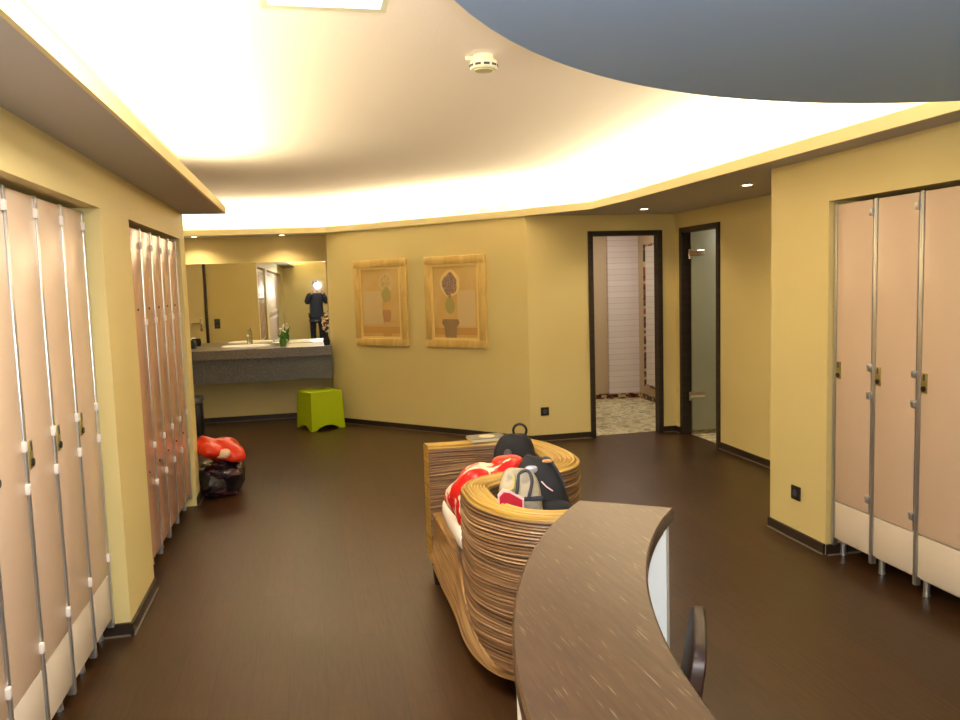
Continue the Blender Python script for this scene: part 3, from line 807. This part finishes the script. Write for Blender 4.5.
    bm = B(); prism(bm, inner, .11, .37); prism(bm, inner2, .11, .37); obj('seat_base', bm, M['caneApron'], t, sm=False).data.uv_layers.new(name='UVMap')
    bm = B(); superq(bm, (.92, 3.13, .42), (.20, .25, .05), .35, 40, 16); o = obj('seat_cushion', bm, M['cushion'], t); smooth(o, 70)
    # cushion
    cpath = smoothpath([(.66, 4.17, 0), (.632, 3.95, 0), (.63, 3.7, 0), (.635, 3.53, 0), (.72, 3.50, 0), (.9, 3.565, 0), (1.05, 3.58, 0), (1.06, 3.8, 0), (1.02, 4.0, 0), (.94, 4.14, 0), (.8, 4.19, 0)], 5, True)
    bm = B(); cc = Vector((.83, 3.86, 0)); lay = []
    for s, z in ((.95, .372), (.99, .385), (1.0, .41), (1.0, .425), (.985, .442), (.94, .455), (.8, .46), (.4, .461)):
        lay.append([bm.verts.new((cc.x+(p.x-cc.x)*s, cc.y+(p.y-cc.y)*s, z)) for p in cpath])
    n = len(cpath)
    for A, C in zip(lay, lay[1:]):
        for k in range(n): bm.faces.new((A[k], A[(k+1) % n], C[(k+1) % n], C[k]))
    bm.faces.new(lay[-1]); bm.faces.new(lay[0][::-1])
    o = obj('seat_cushion', bm, M['cushion'], t); smooth(o, 70); o['label'] = 'white seat cushion'
    for x, y in ((.605, 4.12), (.675, 3.24), (1.12, 4.0), (1.06, 2.95)):
        bm = B(); lathe(bm, [(0, 0), (.016, 0), (.026, .115), (0, .115)], (x, y), 14); obj('leg', bm, M['leg'], t)
sofa()

# ---------------------------------------------------------------- bags on the sofa
def rot(rx=0, ry=0, rz=0):
    return Matrix.Rotation(rz, 3, 'Z') @ Matrix.Rotation(ry, 3, 'Y') @ Matrix.Rotation(rx, 3, 'X')
# big black daypack leaning against the back
t = thing('black_backpack', 'large black backpack with a silver reflective patch standing on the sofa', 'backpack', (.94, 3.26, .473), math.radians(-12))
R = rot(0, math.radians(6), 0)
bm = B(); superq(bm, (.0, 0, .18), (.155, .10, .195), .62, wob=.12, seed=3)
for v in bm.verts:
    if v.co.z > .12: k = 1-(v.co.z-.12)*1.8; v.co.x = v.co.x*k-.09*(v.co.z-.12); v.co.y *= k
    if v.co.z < .003: v.co.z = .003
obj('pack_body', bm, M['blackfab'], t)
bm = B(); superq(bm, (.045, -.10, .11), (.09, .045, .10), .6, wob=.08, seed=5); obj('front_pocket', bm, M['blackfab'], t)
bm = B(); superq(bm, (-.04, -.045, .33), (.028, .012, .018), .8); obj('reflective_patch', bm, M['silver'], t)
bm = B(); tube(bm, smoothpath([(.0, -.07, .285), (.02, -.085, .265), (.045, -.10, .25)], 6), .003, 6); obj('zip_pull', bm, M['paleline'], t)
bm = B(); tube(bm, smoothpath([(-.01, .0, .35), (.03, -.02, .372), (.07, -.03, .32), (.10, -.04, .25)], 8), .008, 8); obj('carry_strap', bm, M['strap'], t)
bm = B(); superq(bm, (.03, -.03, .362), (.022, .010, .008), .8); obj('red_label', bm, M['terracotta'], t)
# far black bag with round grey emblem and hoop handle
t = thing('black_handbag', 'small black bag with hoop handle and round grey badge by the far arm', 'bag', (1.0, 3.93, .465), math.radians(-20))
bm = B(); superq(bm, (0, 0, .175), (.118, .05, .19), .5, wob=.08, seed=9)
for v in bm.verts:
    if v.co.z < .002: v.co.z = .002
    if v.co.z > .2: v.co.x *= 1-(v.co.z-.2)*1.6
obj('bag_body', bm, M['blackfab'], t)
bm = B(); tube(bm, [(.03+.034*math.cos(a), 0, .375+.034*math.sin(a)) for a in [2*PI*k/24 for k in range(24)]], .0065, 8, closed=True); obj('hoop_handle', bm, M['black'], t)
bm = B(); tube(bm, [(-.03, -.040, .27), (-.03, -.064, .27)], .019, 18); obj('round_badge', bm, M['granite2'], t)
# grey pack standing in the scrolled arm
t = thing('grey_backpack', 'light grey backpack with crimson patch standing inside the scrolled sofa arm', 'backpack', (.80, 3.07, .472), math.radians(-12))
bm = B(); superq(bm, (0, 0, .185), (.09, .07, .19), .5, wob=.08, seed=2)
for v in bm.verts:
    if v.co.z < .002: v.co.z = .002
    if v.co.z > .24: v.co.x *= 1-(v.co.z-.24)*1.2
obj('pack_body', bm, M['greyfab'], t)
obj('compression_strap', bx(.012, .088, -.074, -.060, .262, .280, bev=.003), M['strap'], t)
bm = B(); tube(bm, smoothpath([(-.035, -.072, .26), (-.015, -.078, .31), (-.005, -.05, .366), (.03, -.04, .376), (.045, -.06, .34), (.03, -.075, .28)], 8), .007, 8); obj('shoulder_strap', bm, M['strap'], t)
bm = B(); tube(bm, smoothpath([(-.06, -.06, .31), (-.03, -.078, .32), (-.025, -.055, .366)], 8), .006, 8); obj('cord', bm, M['olive'], t)
pp = [(-.088, .215), (-.088, .29), (-.070, .310), (-.045, .306), (.005, .276), (.005, .215), (-.008, .20), (-.075, .195)]
def plate(pts, y0, y1, s=1.):
    bm = B(); cx = sum(p[0] for p in pts)/len(pts); cz = sum(p[1] for p in pts)/len(pts)
    q = [(cx+(x-cx)*s, cz+(z-cz)*s) for x, z in pts]
    a = [bm.verts.new((x, y0, z)) for x, z in q]; b_ = [bm.verts.new((x, y1, z)) for x, z in q]; n = len(q)
    bm.faces.new(a); bm.faces.new(b_[::-1])
    for i in range(n): bm.faces.new((a[i], a[(i+1) % n], b_[(i+1) % n], b_[i]))
    return bm
o = obj('patch_piping', plate(pp, -.094, -.070, 1.10), M['paleline'], t); obj('crimson_patch', plate(pp, -.097, -.094, .96), M['redtag'], o)
obj('patch_mark', bx(-.07, -.035, -.0985, -.097, .232, .25), M['paleline'], o)
# red and white carrier bag
t = thing('printed_carrier_bag', 'red and white printed plastic carrier bag lying on the sofa seat', 'bag', (.79, 3.71, .463), math.radians(14))
bm = B(); superq(bm, (0, 0, .12), (.165, .115, .14), .65, 40, 24, wob=.28, seed=4)
for v in bm.verts:
    v.co.z += .17*(v.co.x+.10)
    if v.co.z < .002: v.co.z = .002
obj('bag_body', bm, M['redbag'], t)
bm = B(); tube(bm, smoothpath([(.09, 0, .19), (.14, .02, .235), (.18, .0, .22)], 6), [.03]*4+[.024]*4+[.018]*4+[.01], 8) if 0 else superq(bm, (.13, .0, .25), (.08, .05, .045), .7, wob=.2, seed=8); obj('bag_handle', bm, M['orangebag'], t)
# magazine on the far arm
t = thing('magazine', 'magazine with dark cover lying on the rim of the far sofa arm', 'magazine', (.93, 4.27, .738), math.radians(3))
obj('pages', bx(-.10, .10, -.07, .07, 0, .014), M['paper'], t, sm=False)
obj('cover', bx(-.10, .10, -.07, .07, .014, .016), M['bookcover'], t, sm=False)
bm = B(); lathe(bm, [(0, .0162), (.045, .0162), (.045, .0172), (0, .0172)], (0, 0), 24); obj('cover_picture', bm, M['paper'], t)

# ---------------------------------------------------------------- bags on the floor by the left wall end
t = thing('dark_plastic_bag', 'dark plum plastic bag slumped on the floor past the left lockers', 'bag', (-.74, 6.53, 0))
bm = B(); superq(bm, (0, 0, .125), (.175, .2, .145), .75, 44, 26, wob=.28, seed=1)
for v in bm.verts:
    if v.co.z < .004: v.co.z = .004
obj('bag_body', bm, M['darkbag'], t)
bm = B(); superq(bm, (.04, -.14, .19), (.11, .05, .045), .8, 24, 14, wob=.3, seed=6); obj('bag_fold', bm, M['darkbag'], t)
t = thing('orange_red_bag', 'orange-red plastic bag with white print lying on the dark bag', 'bag', (-.74, 6.53, .30), math.radians(-8))
bm = B(); superq(bm, (0, 0, .06), (.165, .17, .08), .75, 44, 24, wob=.45, seed=12)
for v in bm.verts:
    v.co.z -= .35*(v.co.x)*.9
    v.co.z = max(v.co.z, -.06)
obj('bag_body', bm, M['orangebag'], t)
bm = B(); superq(bm, (.05, -.125, .045), (.06, .04, .038), .8, 24, 14, wob=.3, seed=15); obj('white_print', bm, M['bagwhite'], t)

# ---------------------------------------------------------------- ceiling fittings
t = thing('smoke_detector', 'round cream smoke detector on the ceiling in the middle of the photo', 'smoke detector', (.812, 3.56, H))
bm = B(); lathe(bm, [(0, 0), (.055, 0), (.058, -.03), (.075, -.034), (.078, -.072), (.07, -.078), (0, -.078)], (0, 0), 32); obj('housing', bm, M['cream'], t)
bm = B(); lathe(bm, [(0, -.084), (.05, -.084), (.055, -.078), (0, -.078)], (0, 0), 32); obj('sensor_cap', bm, M['paper'], t)
bm = B()
for k in range(10):
    a = 2*PI*(k+.5)/10; box(bm, .068, .0795, -.016, .016, -.066, -.054, rz=a, piv=(0, 0, 0))
obj('vent_slots', bm, M['gap'], t, sm=False)
bm = B(); box(bm, -.10, -.045, -.01, .01, -.028, -.006, .003); obj('cable_stub', bm, M['cream'], t)
for c in list(bpy.data.objects['smoke_detector'].children): c.scale = (.8, .8, .8)
t = thing('ceiling_sensor', 'small cream ceiling sensor near the far cove light', 'sensor', (.88, 9.3, H))
bm = B(); lathe(bm, [(0, 0), (.065, 0), (.06, -.03), (0, -.03)], (0, 0), 24); obj('sensor_base', bm, M['cream'], t)
bm = B(); lathe(bm, [(0, -.03), (.035, -.03), (.03, -.045), (0, -.045)], (0, 0), 20); obj('sensor_lens', bm, M['granite2'], t)
t = thing('ceiling_luminaire', 'rectangular white fluorescent luminaire hanging below the pale ceiling, cut by the top edge', 'ceiling light', (.095, 2.10, H-.12))
bm = B(); w, l = .188, .5
box(bm, -w, -w+.02, -l, l, -.03, .05); box(bm, w-.02, w, -l, l, -.03, .05); box(bm, -w+.02, w-.02, -l, -l+.04, -.03, .05); box(bm, -w+.02, w-.02, l-.035, l, -.03, .05)
obj('lamp_frame', bm, M['cream'], t, sm=False); obj('diffuser', bx(-w+.02, w-.02, -l+.04, l-.035, -.022, .03), M['tubelamp'], t, sm=False)
for i, (x, y, lab) in enumerate([(-1.26, 9.90, 'left recessed downlight above the vanity mirror'), (-.265, 9.84, 'right recessed downlight above the vanity mirror'),
                               (3.09, 7.03, 'recessed downlight in the soffit in front of the two dark doorways'), (3.10, 5.26, 'recessed downlight in the soffit nearest the right pillar')]):
    t = thing('downlight', lab, 'downlight', (x, y, 2.2352), group='recessed soffit downlights')
    bm = B(); lathe(bm, [(.032, -.001), (.046, -.004), (.048, 0), (.03, 0)], (0, 0), 28); obj('ring', bm, M['cream'], t)
    bm = B(); lathe(bm, [(0, -.0015), (.032, -.0015), (.032, 0), (0, 0)], (0, 0), 24); obj('bulb_face', bm, M['lamp'], t)
# linear air grille on the cove wall
g = Vector((1.49, 8.84)); ga = Vector((1.62, 8.705)); gb = Vector((2.12, 8.19)); gd = (gb-ga).normalized()
t = thing('air_grille', 'long slotted air grille on the bright cove wall above the pictures', 'grille', (ga.x, ga.y, 2.36), math.atan2(gd.y, gd.x))
bm = B(); Lg = (gb-ga).length
obj('grille_frame', bx(0, Lg, -.012, -.001, -.02, .05, bev=.002), M['cream'], t)
for k in range(24): box(bm, .02+k*(Lg-.04)/24, .02+(k+.45)*(Lg-.04)/24, -.014, -.0115, -.008, .038)
obj('slots', bm, M['granite2'], t, sm=False)

# ---------------------------------------------------------------- the photographer (seen in the vanity mirror)
def skin_mesh(name, verts, edges, radii, m, parent, sub=2, root=0):
    me = bpy.data.meshes.new(name); me.from_pydata([tuple(v) for v in verts], edges, [])
    o = bpy.data.objects.new(name, me); COL.objects.link(o); me.materials.append(m); o.parent = parent
    o.modifiers.new('skin', 'SKIN')
    for i, r in enumerate(radii):
        sv = me.skin_vertices[0].data[i]; sv.radius = (r, r) if not isinstance(r, tuple) else r; sv.use_root = (i == root)
    s = o.modifiers.new('sub', 'SUBSURF'); s.levels = sub; s.render_levels = sub
    o.modifiers['skin'].use_smooth_shade = True
    return o
per = thing('person', 'person in dark navy clothes holding up a flash camera, reflected in the mirror', 'person', (-.02, -.42, 0), math.radians(-8))
# local: faces +y; shoulder height 1.42, hands at the camera (y ~ .36, z 1.58)
V = [(0, 0, .95), (0, -.01, 1.15), (0, -.01, 1.36), (0, .0, 1.47), (0, .015, 1.54),
     (.10, 0, .90), (.11, .02, .50), (.11, -.02, .10), (.11, .09, .04),
     (-.10, 0, .90), (-.11, .02, .50), (-.11, -.02, .10), (-.11, .09, .04),
     (.17, 0, 1.40), (.25, .12, 1.22), (.10, .32, 1.545),
     (-.17, 0, 1.40), (-.25, .12, 1.22), (-.10, .32, 1.545)]
Ed = [(0, 1), (1, 2), (2, 3), (3, 4), (0, 5), (5, 6), (6, 7), (7, 8), (0, 9), (9, 10), (10, 11), (11, 12), (2, 13), (13, 14), (14, 15), (2, 16), (16, 17), (17, 18)]
Ra = [.13, .12, .13, .055, .055, .085, .055, .038, .035, .085, .055, .038, .035, .055, .042, .026, .055, .042, .026]
skin_mesh('body', V, Ed, Ra, M['skin'], per)
bm = B(); superq(bm, (0, .02, 1.655), (.075, .095, .115), .9, 28, 20); superq(bm, (0, .118, 1.64), (.013, .02, .022), 1, 10, 8)
superq(bm, (.077, .02, 1.65), (.01, .02, .03), 1, 10, 8); superq(bm, (-.077, .02, 1.65), (.01, .02, .03), 1, 10, 8); obj('head', bm, M['skin'], per)
bm = B(); superq(bm, (0, .0, 1.69), (.085, .10, .10), .9, 28, 18)
for v in bm.verts:
    if v.co.y > .06 and v.co.z < 1.72: v.co.y = .06
obj('hair', bm, M['hair'], per)
bm = B()
for s in (-1, 1): superq(bm, (s*.03, .108, 1.665), (.012, .008, .007), 1, 10, 8)
superq(bm, (0, .108, 1.60), (.024, .008, .005), 1, 10, 8); obj('eyes_and_mouth', bm, M['hair'], per)
VS = V[:4]+[V[13], V[14], (.13, .27, 1.49), V[16], V[17], (-.13, .27, 1.49), (0, 0, .88)]
skin_mesh('jacket', VS, [(0, 1), (1, 2), (2, 3), (2, 4), (4, 5), (5, 6), (2, 7), (7, 8), (8, 9), (0, 10)], [.19, .18, .18, .07, .09, .072, .05, .09, .072, .05, .19], M['navy'], per)
VT = [(0, 0, .92), (.10, 0, .86), (.11, .02, .50), (.11, -.01, .09), (-.10, 0, .86), (-.11, .02, .50), (-.11, -.01, .09)]
skin_mesh('trousers', VT, [(0, 1), (1, 2), (2, 3), (0, 4), (4, 5), (5, 6)], [.15, .11, .078, .065, .11, .078, .065], M['trouser'], per)
for s in (-1, 1):
    bm = B(); superq(bm, (s*.11, .05, .042), (.048, .135, .042), .7, 20, 12); obj('shoe', bm, M['black'], per)
    hv = [(s*.10, .32, 1.545), (s*.085, .36, 1.575)]; he = [(0, 1)]; hr = [.026, .028]
    for q, (dz, ln) in enumerate(((.026, .055), (.010, .062), (-.006, .058), (-.020, .046))):
        b0 = len(hv); hv += [(s*.075, .385, 1.58+dz), (s*(.075-ln*.55), .40, 1.585+dz), (s*(.075-ln), .395, 1.585+dz)]
        he += [(1, b0), (b0, b0+1), (b0+1, b0+2)]; hr += [.010, .009, .008]
    b0 = len(hv); hv += [(s*.07, .355, 1.55), (s*.045, .36, 1.545)]; he += [(1, b0), (b0, b0+1)]; hr += [.011, .009]
    skin_mesh('hand', hv, he, hr, M['skin'], per, 1)
cam_t = thing('compact_camera', 'small black compact camera with lit flash held up by the photographer', 'camera', (-.0, -.018, 1.60), math.radians(-12))
obj('camera_body', bx(-.052, .052, -.03, .0, -.032, .034, bev=.006), M['black'], cam_t)
obj('flash_window', bx(.022, .046, .0, .002, .016, .028), mat('flash_glass', (255, 255, 255), .3, emit=((235, 242, 255), 60)), cam_t)

# ---------------------------------------------------------------- lights
def area(name, loc, size, power, col, rotm=(0, 0, 0), sy=None, spread=PI):
    l = bpy.data.lights.new(name, 'AREA'); l.energy = power; l.color = col; l.size = size
    if sy: l.shape = 'RECTANGLE'; l.size_y = sy
    l.spread = spread
    o = bpy.data.objects.new(name, l); COL.objects.link(o); o.location = loc; o.rotation_euler = rotm
    return o
WARM = (1, .92, .58)
def cove(a, b, z, wpm, tilt=38):
    # light trough lamp row from a to b, room on the right-hand side of a->b; thrown up and tilted into the room
    a = Vector(a); b = Vector(b); d = (b-a).normalized(); c = (a+b)/2
    n = Vector((d.y, -d.x, 0)); t_ = math.radians(tilt)
    zax = -(n*math.sin(t_)+Vector((0, 0, 1))*math.cos(t_)); xax = Vector((d.x, d.y, 0)); yax = zax.cross(xax)
    o = area('cove_light', (c.x, c.y, z), (b-a).length, wpm*(b-a).length, WARM, (0, 0, 0), .04)
    o.matrix_world = Matrix(((xax.x, yax.x, zax.x, c.x), (xax.y, yax.y, zax.y, c.y), (xax.z, yax.z, zax.z, z), (0, 0, 0, 1)))
    return o
CW = 13
cove((-.76, -1.9), (-.76, 6.3), 2.22, CW)
cove((2.74, 6.9), (2.74, -1.9), 2.285, CW)
cove((2.34, 7.66), (2.74, 7.05), 2.285, CW*1.15, 22)
cove((.46, 9.62), (2.24, 7.76), 2.285, CW*1.15, 14)
cove((-2.5, 9.93), (.34, 9.75), 2.285, CW*1.2, 8)
area('luminaire_light', (.095, 2.10, H-.16), .36, 30, (1, .95, .88), (0, 0, 0), .9)
area('luminaire_uplight', (.095, 2.10, H-.065), .3, 14, (1, .93, .86), (PI, 0, 0), .8)
for x, y in ((-1.26, 9.90), (-.265, 9.84), (3.09, 7.03), (3.10, 5.26)):
    l = bpy.data.lights.new('downlight_beam', 'SPOT'); l.energy = 22; l.color = (1, .78, .5); l.spot_size = math.radians(134); l.spot_blend = .6; l.shadow_soft_size = .03
    o = bpy.data.objects.new('downlight_beam', l); COL.objects.link(o); o.location = (x, y, 2.23)
area('spa_room_light', (3.6, 9.0, 2.34), .5, 14, (1, .93, .82)); area('spa_room_light', (4.6, 6.6, 2.34), .5, 16, (1, .93, .82))
fl = bpy.data.lights.new('camera_flash', 'SPOT'); fl.energy = 110; fl.color = (.9, .95, 1); fl.shadow_soft_size = .02; fl.spot_size = math.radians(165); fl.spot_blend = .35
flo = bpy.data.objects.new('camera_flash', fl); COL.objects.link(flo)

w = bpy.data.worlds.new('World'); sc.world = w; w.use_nodes = True
w.node_tree.nodes['Background'].inputs['Color'].default_value = (1, .9, .75, 1); w.node_tree.nodes['Background'].inputs['Strength'].default_value = .02

# ---------------------------------------------------------------- camera
pi_, ro, ya = .0960831, -.0307526, -.2089133
cy, sy = math.cos(ya), math.sin(ya); cp_, sp = math.cos(pi_), math.sin(pi_); cr, sr = math.cos(ro), math.sin(ro)
Rz = Matrix(((cy, sy, 0), (-sy, cy, 0), (0, 0, 1))); Rx = Matrix(((1, 0, 0), (0, cp_, -sp), (0, sp, cp_))); Rr = Matrix(((cr, 0, sr), (0, 1, 0), (-sr, 0, cr)))
Bm = Matrix(((1, 0, 0), (0, 0, -1), (0, 1, 0)))
Mc = Bm @ Rr @ Rx @ Rz
right, down, fwd = Mc[0], Mc[1], Mc[2]
cam = bpy.data.cameras.new('camera'); cam.sensor_width = 36; cam.lens = 36*800/960; cam.clip_start = .02
co = bpy.data.objects.new('camera', cam); COL.objects.link(co)
co.matrix_world = Matrix(((right[0], -down[0], -fwd[0], 0), (right[1], -down[1], -fwd[1], 0), (right[2], -down[2], -fwd[2], 1.6), (0, 0, 0, 1)))
sc.camera = co
flo.matrix_world = co.matrix_world.copy(); flo.location = (.035, .03, 1.66)
vs = sc.view_settings; vs.view_transform = 'Standard'; vs.look = 'None'; vs.gamma = 1; vs.exposure = .15; vs.use_curve_mapping = False
